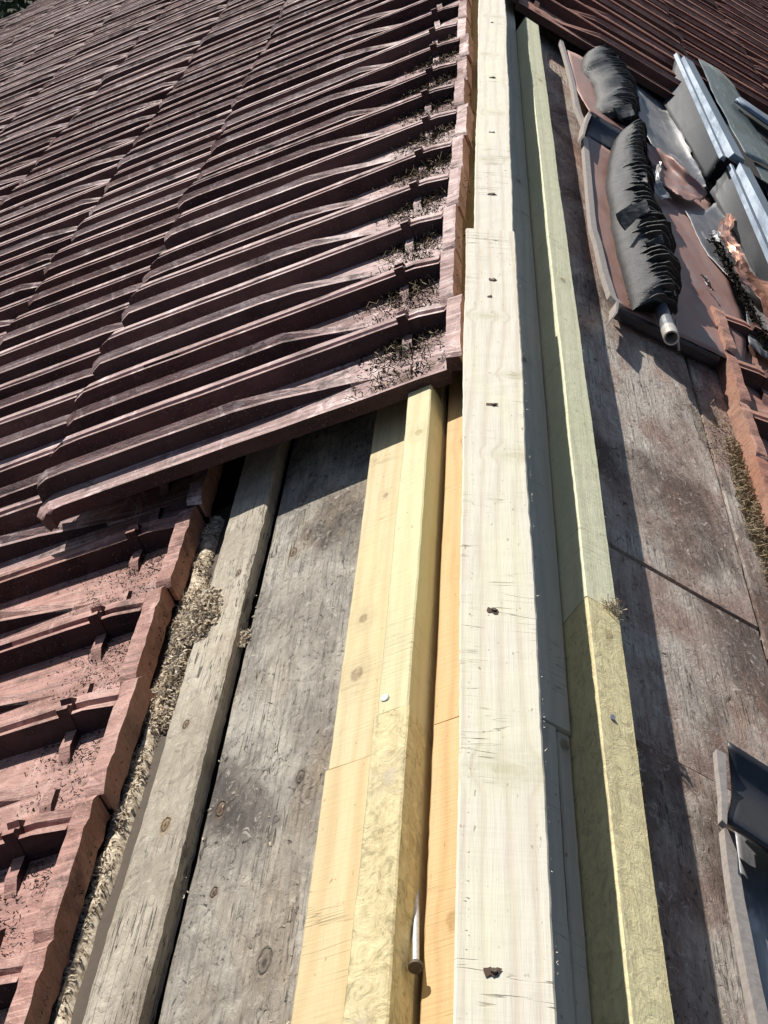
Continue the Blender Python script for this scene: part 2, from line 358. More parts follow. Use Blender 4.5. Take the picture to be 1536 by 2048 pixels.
# weathered boarding
board('deck_plank', .1625, .2965, -.02, 0.0, .35, 10.3, M['old_wide'], -1,
    'wide grey weathered plank left of the yellow timber, stained and knotted', 'plank', step=.03, wav=.0018)
board('weathered_board', .3055, .361, -.006, .016, .35, 2.4, M['old_board'], -1,
    'narrow sunlit weathered board beside the sawdust, raised above the dark gap', 'plank', wav=.0022, bev=.003)
DR = [(.1100, .3755, .35, 1.247, 'reddish brown deck plank in the lower right corner left of the small tray'),
      (.1100, .3755, 1.251, 1.617, 'short brown deck plank between two cross joints right of the ridge'),
      (.1100, .3755, 1.626, 4.6, 'long brown deck plank running from the cross joint up under the pleated strip')]
for s0, s1, y0, y1, lb in DR:
    board('deck_plank', s0, s1, -.02, 0.0 - (.001 if y0 > 1.25 and y0 < 1.3 else 0), y0, y1, M['old_right'], 1, lb, 'plank', step=.03, wav=.0018)
board('deck_plank', .3790, .56, -.02, -.001, .35, 1.56, M['old_right'], 1, 'outer brown deck plank at the right edge, near length below the split joint', 'plank', step=.03, wav=.0018)
board('deck_plank', .3790, .56, -.02, .0005, 1.566, 4.6, M['old_right'], 1, 'outer brown deck plank littered with straw beside the right hand tile edge', 'plank', step=.03, wav=.0018)

# dark layer under everything (closed slabs)
def slab(name, side, s0, s1, n0, n1, y0, y1, mat):
    w = wl if side < 0 else wr; V = [w(s, y, n) for y in (y0, y1) for s, n in ((s0, n0), (s1, n0), (s1, n1), (s0, n1))]
    return mesh_obj(name, V, [(0, 1, 2, 3), (7, 6, 5, 4), (0, 4, 5, 1), (1, 5, 6, 2), (2, 6, 7, 3), (3, 7, 4, 0)], mat)
for sd in (-1, 1):
    u = slab('roof_underlay', sd, .0, 4.6, -.06, -.03, .1, ROOF_END - .05, M['under']); tag(u, kind='structure')

# nails in the boards (children of the board they are driven into)
def nail_in(parent, w, up, k=1.0, dent=True):
    inv = (Matrix.Translation(parent.location) @ parent.rotation_euler.to_matrix().to_4x4()).inverted(); p = inv @ w
    if dent:
        V = [(0, 0, .0007)]; F = []; N = 14
        for i in range(N):
            a = i / N * 6.283; r = k * (.0026 + .0075 * abs(fn(i * 2.3, w.y * 19)) + .0022 * abs(math.cos(a)) ** 2)
            V.append((math.cos(a) * r, math.sin(a) * r, .0005))
        F = [(0, 1 + i, 1 + (i + 1) % N) for i in range(N)]
        mesh_obj('nail_hole', V, F, M['hole'], parent, loc=p)
    bm = bmesh.new(); bmesh.ops.create_cone(bm, cap_ends=True, segments=12, radius1=.0024 * k, radius2=.0022 * k, depth=.0014)
    o = bm_obj('nail_head', bm, M['nailhead'], parent, loc=p + Vector((.0012, .0005, .0012)))
    o.rotation_euler = (random.uniform(-.25, .25), random.uniform(-.25, .25), 0)
for x, y, k in ((.078, 2.124, 1), (.074, 2.06, .5), (.076, 1.712, 1.0), (.0739, 1.262, 1.0), (.0715, .804, .95)):
    nail_in(ridge_near, Vector((x * KR, y * KR, TOPZ)), 1, k)
for x, y in ((.0798, 2.521), (.0815, 2.881), (.0834, 3.287), (.084, 3.8)):
    nail_in(ridge_far, Vector((x * KR, y * KR, TOPZ - .003)), 1, 1.1)
def bright_head(parent, w, r=.0042, nm='nail_head'):
    inv = (Matrix.Translation(parent.location) @ parent.rotation_euler.to_matrix().to_4x4()).inverted(); p = inv @ w
    bm = bmesh.new(); bmesh.ops.create_cone(bm, cap_ends=True, segments=16, radius1=r, radius2=r * .92, depth=.0018)
    o = bm_obj(nm, bm, M['steel'], parent, loc=p); o.rotation_euler = (.22, -.12, 0)
s, y = on_slope(770, 1405, .0565, -1); bright_head(bat_lf, wl(s, y + .006, .0575))
s, y = on_slope(1223, 1437, .057); bright_head(bat_rn, wr(s, y, .0585), .003)
s, y = on_slope(1384, 1597, 0); 
for px, py, r in ((440, 1618, .012), (601, 1553, .008), (530, 1930, .016), (322, 1655, .006)):
    pass

# ------------------------------------------------------------------ clay tiles
W = .197
def tile_mesh(name, length, mat, mirror, seed, head_rim=True):
    us = [0, .006, .012, .03, .05, .060, .064, .070, .080, .086, .100, .12, .142, .150, .154, .160, .166, .170, .174, .184, .188, .193, W]
    vs = [0, .004, .020, .025, .06, .074, .0745, .088, .0885, .12, .16, .20, .26, .32, .38, .44, .50, length - .05, length - .02, length - .006, length]
    def H(u, v):
        z = .004 + .003 * (1 - math.cos(u / W * 6.283)) * .5
        # main double roll at the far side
        r = 0
        if .150 <= u: r = .027 * min(1, (u - .150) / .004)
        if .163 < u < .173: r -= .005
        if u > .188: r *= .55
        fade = 1.0 if v > .03 else .8
        z += r * fade
        # middle rib, starts as a point below the head
        t = max(0, min(1, (v - .13 - .05 * fn(seed, 2.2)) / (.14 + .06 * fn(seed, 7.7)))) * (1 + .3 * fn(seed, 4.1))
        if .058 < u < .105:
            q = (min(1, (u - .060) / .004) if u < .08 else max(0, 1 - (u - .086) / .018)); z += .022 * t * max(0, q)
        if u < .012: z += .006
        # shallow groove across the pan
        if head_rim:
            if v <= .0205: z = .030 - .004 * max(0, (u - .185) / .012) - .006 * max(0, (.010 - u) / .010) + .0030 * fn(u * 40, v * 90, seed)
            if .0740 < v < .0883 and (.110 < u < .180): z += .009
            if .0740 < v < .0883 and (.02 < u < .055): z += .007
        e = max(0, (v - (length - .03)) / .03); z -= .010 * e * e
        return z + .0009 * fn(u * 40, v * 30, seed) + .0005 * fn(u * 190, v * 160, seed)
    V = []; F = []; nu, nv = len(us), len(vs); sg = -1 if mirror else 1
    for v in vs:
        for u in us:
            vv = v
            if v > length - .055:                      # rounded lower corners of every tile
                e = (v - (length - .055)) / .055
                c = max(0, 1 - u / .035) ** 2 * .030 + max(0, (u - .155) / .042) ** 2 * .012 + (.006 if .05 < u < .11 else 0)
                vv = v - c * e + .0030 * fn(u * 50, seed) + (.006 * e * fn(u * 21, seed + 5))
            V.append((sg * vv, u + .0006 * fn(v * 40, u * 9, seed), H(u, v)))
    top = len(V)
    for v in (0, length):
        for u in us:
            i = (0 if v == 0 else nv - 1) * nu + us.index(u)
            V.append((V[i][0] * (1 if v == 0 else .995), V[i][1], V[i][2] - (.030 if v == 0 else .020)))
    for i in range(nv - 1):
        for j in range(nu - 1):
            a = i * nu + j; F.append((a, a + nu, a + nu + 1, a + 1) if not mirror else (a, a + 1, a + nu + 1, a + nu))
    for j in range(nu - 1):
        F.append((j, j + 1, top + j + 1, top + j)); a = (nv - 1) * nu + j; b = top + nu + j; F.append((a + 1, a, b, b + 1))
    # side skirts
    base = len(V)
    for i in range(nv):
        V.append((V[i * nu][0], V[i * nu][1] + .001, V[i * nu][2] - .020)); V.append((V[i * nu + nu - 1][0], V[i * nu + nu - 1][1] - .001, V[i * nu + nu - 1][2] - .018))
    for i in range(nv - 1):
        F.append((i * nu, (i + 1) * nu, base + 2 * (i + 1), base + 2 * i)); a = i * nu + nu - 1; b = (i + 1) * nu + nu - 1
        F.append((b, a, base + 2 * i + 1, base + 2 * i + 3))
        F.append((base + 2 * i, base + 2 * i + 2, base + 2 * i + 3, base + 2 * i + 1))
    me = bpy.data.meshes.new(name); me.from_pydata(V, [], F)
    sfx = '_right' if not mirror else ''
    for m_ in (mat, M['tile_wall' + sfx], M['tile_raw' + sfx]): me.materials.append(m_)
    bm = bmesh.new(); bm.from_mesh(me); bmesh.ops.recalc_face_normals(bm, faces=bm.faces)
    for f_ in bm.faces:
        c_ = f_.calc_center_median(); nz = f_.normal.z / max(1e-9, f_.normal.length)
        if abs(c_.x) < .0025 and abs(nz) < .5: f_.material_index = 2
        elif abs(nz) < .62: f_.material_index = 1  # steep faces get the flank colour with its painted-in shade
    bm.to_mesh(me); bm.free(); me.update(); return me

def lay_tiles(root, side, courses, meshes, limit=300):
    n = 0; w = wl if side < 0 else wr; L0 = .62
    for s_head, n_head, n_tail, ys in courses:
        ti = math.atan2(n_tail - n_head, L0)
        for y in ys:
            vis = any(in_view(w(s_head + v, y + u, n_head + .03), 60) for v in (0, .2, .4, .62) for u in (0, W))
            if not vis or y + W > ROOF_END + .1: continue
            o = bpy.data.objects.new('roof_tile', random.choice(mLw if side < 0 and .4 < s_head < .45 and y < 1.75 else meshes)); link(o, root)
            js = random.gauss(0, .0045); jn = random.gauss(0, .0016)
            o.location = ((-1 if side < 0 else 1) * (s_head + js), y, n_head + jn)
            o.rotation_euler = (random.uniform(-.006, .006), (ti if side < 0 else -ti) + random.gauss(0, .004), random.gauss(0, .009)); n += 1
    return n
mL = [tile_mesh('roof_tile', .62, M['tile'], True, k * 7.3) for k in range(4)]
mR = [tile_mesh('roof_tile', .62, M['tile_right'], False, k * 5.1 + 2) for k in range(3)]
rng = lambda a: [a + W * i for i in range(60)]
mLw = [tile_mesh('roof_tile', .62, M['tile_warm'], True, k * 3.9 + 1) for k in range(3)]
roofL = empty('tiled_roof', APEX, ROTL); tag(roofL, 'large dark red clay tile slope filling the left side of the picture', 'tiled roof')
coursesL = [(.020, .055, .086, rng(1.822))] + [(.412 + .4275 * k, .004, .036, rng(.825 if k % 2 == 0 else .825)) for k in range(0, 8)]
nl = lay_tiles(roofL, -1, coursesL, mL)
roofR = empty('tiled_roof', APEX, ROTR); tag(roofR, 'dark red clay tile slope in the top right corner behind the metal flashing', 'tiled roof')
coursesR = [(.030, .045, .066, rng(4.17)), (.455, .004, .036, rng(5.02))] + [(.455 + .4275 * k, .004, .036, rng(5.02)) for k in range(1, 5)]
nr = lay_tiles(roofR, 1, coursesR, mR)
roofR2 = empty('tiled_roof', APEX, ROTR); tag(roofR2, 'few orange red clay tiles at the right edge beside the straw litter', 'tiled roof')
n3 = lay_tiles(roofR2, 1, [(.435, .004, .036, [1.50 + W * i for i in range(6)])], mR)
print('tiles', nl, nr, n3)

# ------------------------------------------------------------------ dark lower board beside the weathered board, shavings
board('lower_board', .3625, .43, -.028, -.012, .35, 1.86, M['lath'], -1, 'dark brown board low between the weathered board and the tile heads', 'plank', step=.04)  # coloured dark so a dark strip shows beside the weathered board
tw = NT('wood_shavings'); oc = tw.coords(False)
M['shav'] = tw.done(tw.mix(tw.ramp(tw.noise(oc, 160, 3, .7), .38, .62), (.78, .68, .52), (.34, .26, .18)), .8)
M['shav'].node_tree.nodes['Principled BSDF'].inputs['Specular IOR Level'].default_value = .1
M['straw'] = plain('dry_straw', (.36, .27, .15), .8, 0, .6, 300)
M['crumb'] = plain('black_crumbs', (.028, .024, .018), 1.0, 0, .5, 300); M['crumb'].node_tree.nodes['Principled BSDF'].inputs['Specular IOR Level'].default_value = 0.0
def litter(name, side, places, mat, label, cat, kind='stuff', parent=None):
    """thousands of small bent slivers; places = (count, function -> (s, y, n), length range, width, curl)"""
    w = wl if side < 0 else wr; V = []; F = []
    up = Vector((-sA, 0, cA)) if side < 0 else Vector((sA, 0, cA)); dn = Vector((-cA, 0, -sA)) if side < 0 else Vector((cA, 0, -sA)); fy = Vector((0, 1, 0))
    for cnt, f, (l0, l1), wd, curl in places:
        for _ in range(cnt):
            q = f()
            if q is None: continue
            p = w(*q); a = random.uniform(0, 6.283); L = random.uniform(l0, l1); t = random.gauss(0, .28)
            d = (dn * math.cos(a) + fy * math.sin(a)) * math.cos(t) + up * math.sin(t)
            sd = d.cross(up).normalized(); sd = (sd * math.cos(t * 2) + up * math.sin(t * 2)) * wd * random.uniform(.5, 1.3)
            b = len(V); cv = random.uniform(-curl, curl)
            for k, e in enumerate((-.5, 0, .5)):
                c = p + d * L * e + up * (cv * L * (1 - (2 * e) ** 2) + .0006)
                V += [c - sd, c + sd]
            F += [(b, b + 1, b + 3, b + 2), (b + 2, b + 3, b + 5, b + 4)]
    o = mesh_obj(name, V, F, mat, parent); tag(o, label, cat, None, kind); return o
def strip_place(s0, s1, y0, y1, h):
    def f():
        y = random.uniform(y0, y1); e = fn(y * 14, 3.3) * .012; u = random.random()
        lim = s0 + .012 * max(0, min(1, (1.45 - y) / .25)); s = lim + e * .7 + (s1 - lim) * u ** .8
        return s, y, -.016 + (h * math.sin(math.pi * min(1, max(0, (1 - u) * .5 + .1)) ) + .012 * fn(s * 40, y * 25)) * random.random() ** .4
    return f
def heap(sc, yc, rs, ry, h, base=0.0):
    def f():
        a = random.uniform(0, 6.283); r = random.random() ** .6
        return sc + rs * r * math.cos(a), yc + ry * r * math.sin(a), base + h * (1 - r * r) * random.random() ** .4 + .006 * fn(a * 2, r * 9)
    return f
lump_V = []; lump_F = []
for i in range(141):                                # body of the shavings ridge under the loose curls
    y = .35 + i * .0105; e = fn(y * 14, 3.3) * .012 + .010 * max(0, min(1, (1.45 - y) / .25))
    for j, (s_, n_) in enumerate(((.387, -.016), (.391, -.006), (.398, -.002), (.407, -.003), (.414, -.014))):
        hh = 1 if y > .5 else .7
        lump_V.append(wl(s_ + (e * .7 if j < 3 else 0), y, n_ * hh + .004 * fn(y * 30, j * 3.1)))
for i in range(140):
    for j in range(4): a = i * 5 + j; lump_F.append((a, a + 1, a + 6, a + 5))
lump = mesh_obj('sawdust_bed', lump_V, lump_F, M['shav'], smooth=True)
tag(lump, 'packed pale sawdust lying along the foot of the lower tile heads', 'sawdust', None, 'stuff')
litter('wood_shavings', -1, [
    (13000, strip_place(.386, .423, .35, 1.80, .014), (.0015, .006), .0009, .3), (1800, strip_place(.388, .420, .9, 1.80, .016), (.005, .012), .0006, .4),
    (5200, heap(.380, 1.50, .028, .15, .024, -.010), (.003, .012), .0012, .5),
    (1500, heap(.356, 1.53, .024, .06, .012, .012), (.003, .010), .0011, .5),
    (60, heap(.30, 1.47, .006, .02, .004, 0.0), (.004, .009), .001, .4)], M['shav'],
    'loose curled wood shavings heaped between the tile heads and the weathered board', 'wood shavings')
litter('wood_shavings', -1, [(160, lambda: (random.uniform(.17, .36), random.uniform(.5, 1.6), .0165 if random.random() < .01 else .0005), (.002, .005), .0006, .3)], M['shav'],
    'few stray splinters scattered over the wide grey plank', 'wood shavings')
# moss, dirt and twigs caught at the heads of the upper tile course
def dirt_f():
    y = random.uniform(1.83, 3.7); k = (y - 1.828) % W
    return random.gauss(.10, .035), (y if .012 < k < .145 else max(1.84, y - .05)), .066 + random.random() * .008
litter('moss_and_twigs', -1, [(5200, dirt_f, (.003, .014), .0008, .5), (1500, heap(.16, 1.91, .06, .028, .006, .062), (.002, .006), .0016, .3)],
    M['crumb'], 'blackened moss and twigs lying in the pans of the upper tiles', 'dirt')
def dirt2_f():
    y = random.uniform(.8, 1.8); k = (y - .825) % W
    return .405 + abs(random.gauss(.07, .05)), (y if .012 < k < .145 else y - .05), .013 + random.random() * .004
litter('moss_and_twigs', -1, [(2600, dirt2_f, (.002, .006), .0006, .4)], M['crumb'], 'thin dark grit and moss on the lower tile heads beside the shavings', 'dirt')
litter('moss_and_twigs', -1, [(1800, dirt_f, (.006, .022), .0005, .5)], M['straw'], 'dry pale stalks caught among the upper tile heads', 'dirt')

# ------------------------------------------------------------------ sheet metal on the right slope
def P(x, y, n): s_, yy = on_slope(x, y, n, 1); return wr(s_, yy, n)
def sheet(name, rows, mat, parent=None, sub=8, thick=.0012, wrinkle=.0, wf=30, rag=0.0, smooth=True):
    """sheet through measured points: rows of (x, y, n); spline-filled, solid, optionally creased and torn at its border"""
    G = [[P(*p) for p in r] for r in rows]
    def cr(pts, t):
        k = min(int(t), len(pts) - 2); u = t - k
        p1, p2 = pts[k], pts[k + 1]; p0 = pts[k - 1] if k else p1 * 2 - p2; p3 = pts[k + 2] if k + 2 < len(pts) else p2 * 2 - p1
        return .5 * ((2 * p1) + (p2 - p0) * u + (2 * p0 - 5 * p1 + 4 * p2 - p3) * u * u + (3 * p1 - p0 - 3 * p2 + p3) * u ** 3)
    nu = (len(rows[0]) - 1) * sub; nv = (len(rows) - 1) * sub; V = []; F = []; sd = random.random() * 40
    for i in range(nv + 1):
        row = [cr([g[j] for g in G], i / sub) for j in range(len(rows[0]))]
        for j in range(nu + 1):
            p = cr(row, j / sub); up = Vector((sA, 0, cA))
            wv = wrinkle * (fn(p.x * wf, p.y * wf * .6, sd) + .5 * abs(fn(p.x * wf * 2.7, p.y * wf * 1.8, sd + 4)))
            if rag and (i in (0, nv) or j in (0, nu)):
                p = p + Vector((cA, 0, -sA)) * rag * fn(i * 2.3, j * 2.1, sd) * 2 + Vector((0, 1, 0)) * rag * fn(i * 1.9, j * 2.7, sd + 7) * 2
            V.append(p + up * wv)
    for i in range(nv):
        for j in range(nu): a = i * (nu + 1) + j; F.append((a, a + 1, a + nu + 2, a + nu + 1))
    o0 = V[0].copy(); par = parent
    inv = Vector((0, 0, 0)) if not par else par.location
    org = o0 - inv if par else o0
    o = mesh_obj(name, [v - o0 for v in V], F, mat, parent, loc=org, smooth=smooth)
    md = o.modifiers.new('thickness', 'SOLIDIFY'); md.thickness = thick; md.offset = 0
    return o
def strip(name, left, wpx, n, mat, parent, h=.010):
    """folded edge: a narrow raised band along measured left-edge points"""
    V = []; F = []
    for (x, y) in left:
        a = P(x, y, n); b = P(x + wpx[0] + (wpx[1] - wpx[0]) * (left.index((x, y)) / (len(left) - 1)), y + .5 * wpx[0], n)
        up = Vector((sA, 0, cA)) * h; V += [a, b, b - up, a - up]
    for i in range(len(left) - 1):
        for j in range(4): a = i * 4 + j; b = i * 4 + (j + 1) % 4; F.append((a, b, b + 4, a + 4))
    F += [(3, 2, 1, 0), tuple(len(V) - 4 + k for k in range(4))]
    o0 = V[0].copy(); return mesh_obj(name, [v - o0 for v in V], F, mat, parent, loc=o0 - (parent.location if parent else Vector((0, 0, 0))))

tray = empty('metal_tray', P(1236, 612, 0)); tag(tray, 'bronze coloured flashing tray under the lower pleated strip, with a cream folded edge', 'flashing')
sheet('tray_sheet', [[(1172, 270, .026), (1250, 312, .026), (1330, 352, .028), (1420, 398, .03)],
                     [(1184, 400, .026), (1265, 440, .026), (1360, 490, .028), (1450, 530, .03)],
                     [(1200, 510, .026), (1285, 555, .026), (1390, 605, .028), (1490, 650, .03)],
                     [(1232, 610, .028), (1300, 644, .028), (1400, 692, .03), (1490, 735, .03)]], M['bronze'], tray, wrinkle=.004, wf=16)
sheet('front_flange', [[(1230, 611, .028), (1300, 645, .028), (1440, 715, .03)], [(1218, 632, .006), (1292, 672, .006), (1432, 741, .006)]], M['dark_metal'], tray, sub=3)
strip('folded_edge', [(1166, 272), (1173, 349), (1179, 420), (1183, 453), (1192, 482), (1205, 539), (1221, 590), (1233, 603)], (10, 13), .036, M['edge'], tray)
strip('folded_edge', [(1233, 603), (1232, 622), (1226, 632)], (5, 2), .036, M['edge'], tray, .02)
tray2 = empty('metal_tray', P(1180, 232, 0)); tag(tray2, 'upper flashing tray whose dark end laps over the bronze tray below', 'flashing')
sheet('tray_sheet', [[(1135, 100, .034), (1190, 128, .034), (1262, 165, .034)], [(1150, 170, .036), (1205, 198, .036), (1275, 235, .036)],
                     [(1180, 226, .052), (1220, 250, .050), (1290, 288, .046)]], M['bronze'], tray2, wrinkle=.002)
sheet('front_flange', [[(1181, 225, .053), (1225, 252, .051), (1275, 280, .047)], [(1176, 250, .034), (1215, 275, .034), (1262, 300, .034)],
                       [(1166, 270, .027), (1205, 292, .027), (1250, 318, .027)]], M['dark_metal'], tray2, sub=3)
strip('folded_edge', [(1120, 78), (1127, 101), (1138, 140), (1146, 175), (1151, 209), (1160, 232), (1168, 250)], (6, 8), .040, M['edge'], tray2)
strip('folded_edge', [(1178, 222), (1170, 245), (1166, 268)], (7, 3), .052, M['edge'], tray2, .02)

# small tray low on the right
tray3 = empty('metal_tray', P(1449, 1655, 0)); tag(tray3, 'dark flashing tray with cream folded edge in the lower right corner', 'flashing')
sheet('tray_sheet', [[(1470, 1655, .008), (1560, 1706, .010), (1650, 1760, .012)], [(1488, 1800, .008), (1580, 1850, .010), (1680, 1905, .012)], [(1535, 2090, .008), (1640, 2140, .010), (1760, 2200, .012)]],
      M['grey_metal'], tray3, wrinkle=.002)
strip('folded_edge', [(1448, 1655), (1455, 1720), (1465, 1790), (1478, 1860), (1494, 1950), (1515, 2050), (1524, 2100)], (22, 30), .028, M['edge'], tray3, .008)
sheet('tray_sheet', [[(1455, 1482, .046), (1550, 1542, .046), (1680, 1620, .046)], [(1462, 1560, .030), (1560, 1620, .030), (1690, 1700, .030)], [(1462, 1600, .040), (1560, 1660, .040), (1690, 1740, .040)], [(1452, 1640, .044), (1550, 1705, .044), (1690, 1790, .044)], [(1452, 1648, .020), (1550, 1716, .020), (1690, 1800, .020)]],
      M['dark_metal'], tray3, sub=5)
strip('folded_edge', [(1453, 1480), (1433, 1500)], (1, 2), .048, M['edge'], tray3, .01)
strip('folded_edge', [(1433, 1498), (1437, 1540), (1443, 1590), (1444, 1640)], (19, 10), .050, M['edge'], tray3, .006)

# valley sheets and torn pieces
val = sheet('valley_sheet', [[(1240, 120, .046), (1275, 145, .038), (1305, 165, .036), (1335, 190, .046)],
                             [(1262, 190, .046), (1300, 215, .036), (1330, 235, .034), (1360, 258, .048)],
                             [(1290, 262, .046), (1330, 290, .036), (1365, 312, .036), (1392, 325, .050)],
                             [(1330, 335, .044), (1362, 355, .038), (1390, 368, .040), (1416, 378, .050)]], M['grey_metal'], wrinkle=.003, wf=22, rag=.003)
tag(val, 'pale grey dished sheet between the upper pleated strip and the grey cladding', 'flashing')
val2 = sheet('valley_sheet', [[(1370, 420, .036), (1400, 425, .034), (1432, 405, .050)], [(1410, 500, .034), (1440, 490, .034), (1478, 470, .050)],
                              [(1480, 590, .036), (1510, 600, .034), (1550, 590, .050)], [(1500, 690, .036), (1540, 720, .036), (1590, 740, .050)]], M['grey_metal'], wrinkle=.004, wf=22, rag=.002)
tag(val2, 'whitish worn sheet edge right of the bronze tray, running down to the red tiles', 'flashing')
fold = sheet('torn_sheet', [[(1288, 282, .050), (1330, 305, .062), (1375, 345, .066), (1413, 384, .055)], [(1296, 312, .044), (1335, 345, .040), (1372, 375, .044), (1410, 392, .050)],
                            [(1310, 345, .036), (1330, 372, .040), (1362, 396, .048), (1402, 404, .044)]], M['bronze'], wrinkle=.005, wf=40, rag=.003)
tag(fold, 'dark red folded sheet standing up across the joint of the two valley sheets', 'flashing')
for pts, lb in (([[(1458, 424, .058), (1470, 440, .066)], [(1434, 462, .052), (1462, 468, .062)], [(1462, 505, .054), (1482, 500, .064)], [(1474, 548, .054), (1500, 540, .062)], [(1512, 590, .056), (1545, 575, .064)], [(1535, 650, .054), (1570, 630, .060)]],
                 'bright crumpled copper strip torn along the foot of the grey cladding'),
                ([[(1418, 466, .05), (1440, 462, .06)], [(1430, 482, .046), (1440, 480, .058)]], 'small shiny bent scrap of metal beside the copper strip'),
                ([[(1400, 548, .042), (1416, 562, .05)], [(1412, 572, .036), (1430, 580, .045)]], 'small dark tear standing up in the bronze tray'),
                ([[(1452, 368, .05), (1462, 380, .06)], [(1443, 392, .045), (1468, 402, .056)], [(1462, 408, .044), (1472, 412, .056)]], 'small copper coloured tear near the cladding joint'),
                ([[(1308, 330, .05), (1322, 325, .075)], [(1300, 372, .045), (1322, 368, .05)], [(1322, 402, .04), (1345, 396, .042)]], 'grey pointed flap of torn sheet beside the lower pleated strip')):
    o = sheet('torn_sheet', pts, M['grey_metal'] if 'shiny' in lb or 'pointed' in lb else (M['dark_metal'] if 'dark' in lb else M['copper']), wrinkle=.007, wf=60, rag=.003, sub=6, smooth=False)
    tag(o, lb, 'metal scrap')

# two lapped lengths of roof window cladding
def cladding(label, tA, tB, bA, bB, railA, railB, dn, filmpts, ends=True):
    """tA,tB top edge far/near; bA,bB foot far/near; railA,railB centre line of the rail"""
    root = empty('window_cladding', P(bB[0], bB[1], 0)); tag(root, label, 'cladding')
    sheet('side_panel', [[(tA[0], tA[1], .115 + dn), (bA[0], bA[1], .045)], [((tA[0] + tB[0]) / 2, (tA[1] + tB[1]) / 2, .115 + dn), ((bA[0] + bB[0]) / 2, (bA[1] + bB[1]) / 2, .045)],
                         [(tB[0], tB[1], .115 + dn), (bB[0], bB[1], .045)]], M['panel_metal'], root, sub=8, wrinkle=.0008, rag=.002)
    def bar(name, a, b, w_, n1, h, mat):
        pa, pb = P(a[0], a[1], n1), P(b[0], b[1], n1); sx = Vector((cA, 0, -sA)) * w_; up = Vector((sA, 0, cA)) * h; V = []
        sl = Vector((cA, 0, -sA)) * w_ * .35
        for p in (pa, pb): V += [p - up - sl, p, p + sx, p + sx - up + sl]
        o0 = V[0].copy(); F = [(0, 1, 5, 4), (1, 2, 6, 5), (2, 3, 7, 6), (3, 0, 4, 7), (3, 2, 1, 0), (4, 5, 6, 7)]
        mesh_obj(name, [v - o0 for v in V], F, mat, root, loc=o0 - root.location)
    bar('edge_bead', tA, tB, .008, .121 + dn, .010, M['rail'])
    bar('rail', railA, railB, .030, .128 + dn, .040, M['rail'])
    gx = 10
    mid = [((tA[0] + gx), tA[1] + 6, .10 + dn), ((tB[0] + gx + 4), tB[1] + 4, .10 + dn)]
    sheet('channel', [[mid[0], (railA[0] + 4, railA[1] + 6, .10 + dn)], [mid[1], (railB[0] + 4, railB[1] + 6, .10 + dn)]], M['dark_metal'], root, sub=4)
    sheet('outer_sheet', filmpts, M['film'], root, wrinkle=.004, wf=22)
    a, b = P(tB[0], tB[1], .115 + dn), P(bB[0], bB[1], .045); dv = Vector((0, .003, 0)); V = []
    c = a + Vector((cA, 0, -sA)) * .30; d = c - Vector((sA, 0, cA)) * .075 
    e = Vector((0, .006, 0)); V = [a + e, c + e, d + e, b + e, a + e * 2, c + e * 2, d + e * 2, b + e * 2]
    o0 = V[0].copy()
    mesh_obj('gap_shade_plate', [v - o0 for v in V], [(0, 1, 2, 3), (7, 6, 5, 4), (0, 4, 5, 1), (1, 5, 6, 2), (2, 6, 7, 3), (3, 7, 4, 0)], M['void'], root, loc=o0 - root.location)  # black plate painting in the shade of the open gap at the lap
    return root
cladding('upper grey metal cladding length beside the tiles, with a bluish rail', (1353, 105), (1446, 311), (1328, 208), (1413, 362), (1368, 112), (1468, 306), 0.0,
         [[(1396, 118, .112), (1432, 138, .108), (1468, 170, .09)], [(1440, 215, .112), (1480, 240, .108), (1520, 270, .09)], [(1494, 312, .112), (1540, 335, .108), (1590, 365, .09)]])
cladding('lower grey metal cladding length lapped under the upper one at the right edge', (1461, 327), (1560, 555), (1420, 384), (1560, 640), (1478, 322), (1580, 520), -.008,
         [[(1506, 326, .10), (1550, 350, .096), (1600, 380, .08)], [(1560, 440, .10), (1610, 465, .096), (1660, 490, .08)], [(1620, 560, .10), (1670, 585, .096), (1720, 600, .08)]])
gl = sheet('roof_window', [[(1478, 196, .12), (1560, 252, .12), (1640, 300, .12)], [(1470, 201, .12), (1556, 262, .12), (1636, 312, .12)]], M['rail'], sub=3, thick=.01)
tag(gl, 'thin bluish bar of the roof window frame just below the right hand tiles', 'window frame')
gv = sheet('roof_window_glass', [[(1476, 203, .10), (1560, 258, .10), (1660, 315, .10)], [(1520, 300, .085), (1600, 340, .085), (1700, 390, .085)]], M['void'], sub=3, thick=.006)
tag(gv, 'black glass strip behind the grey cladding at the right edge', 'window glass')

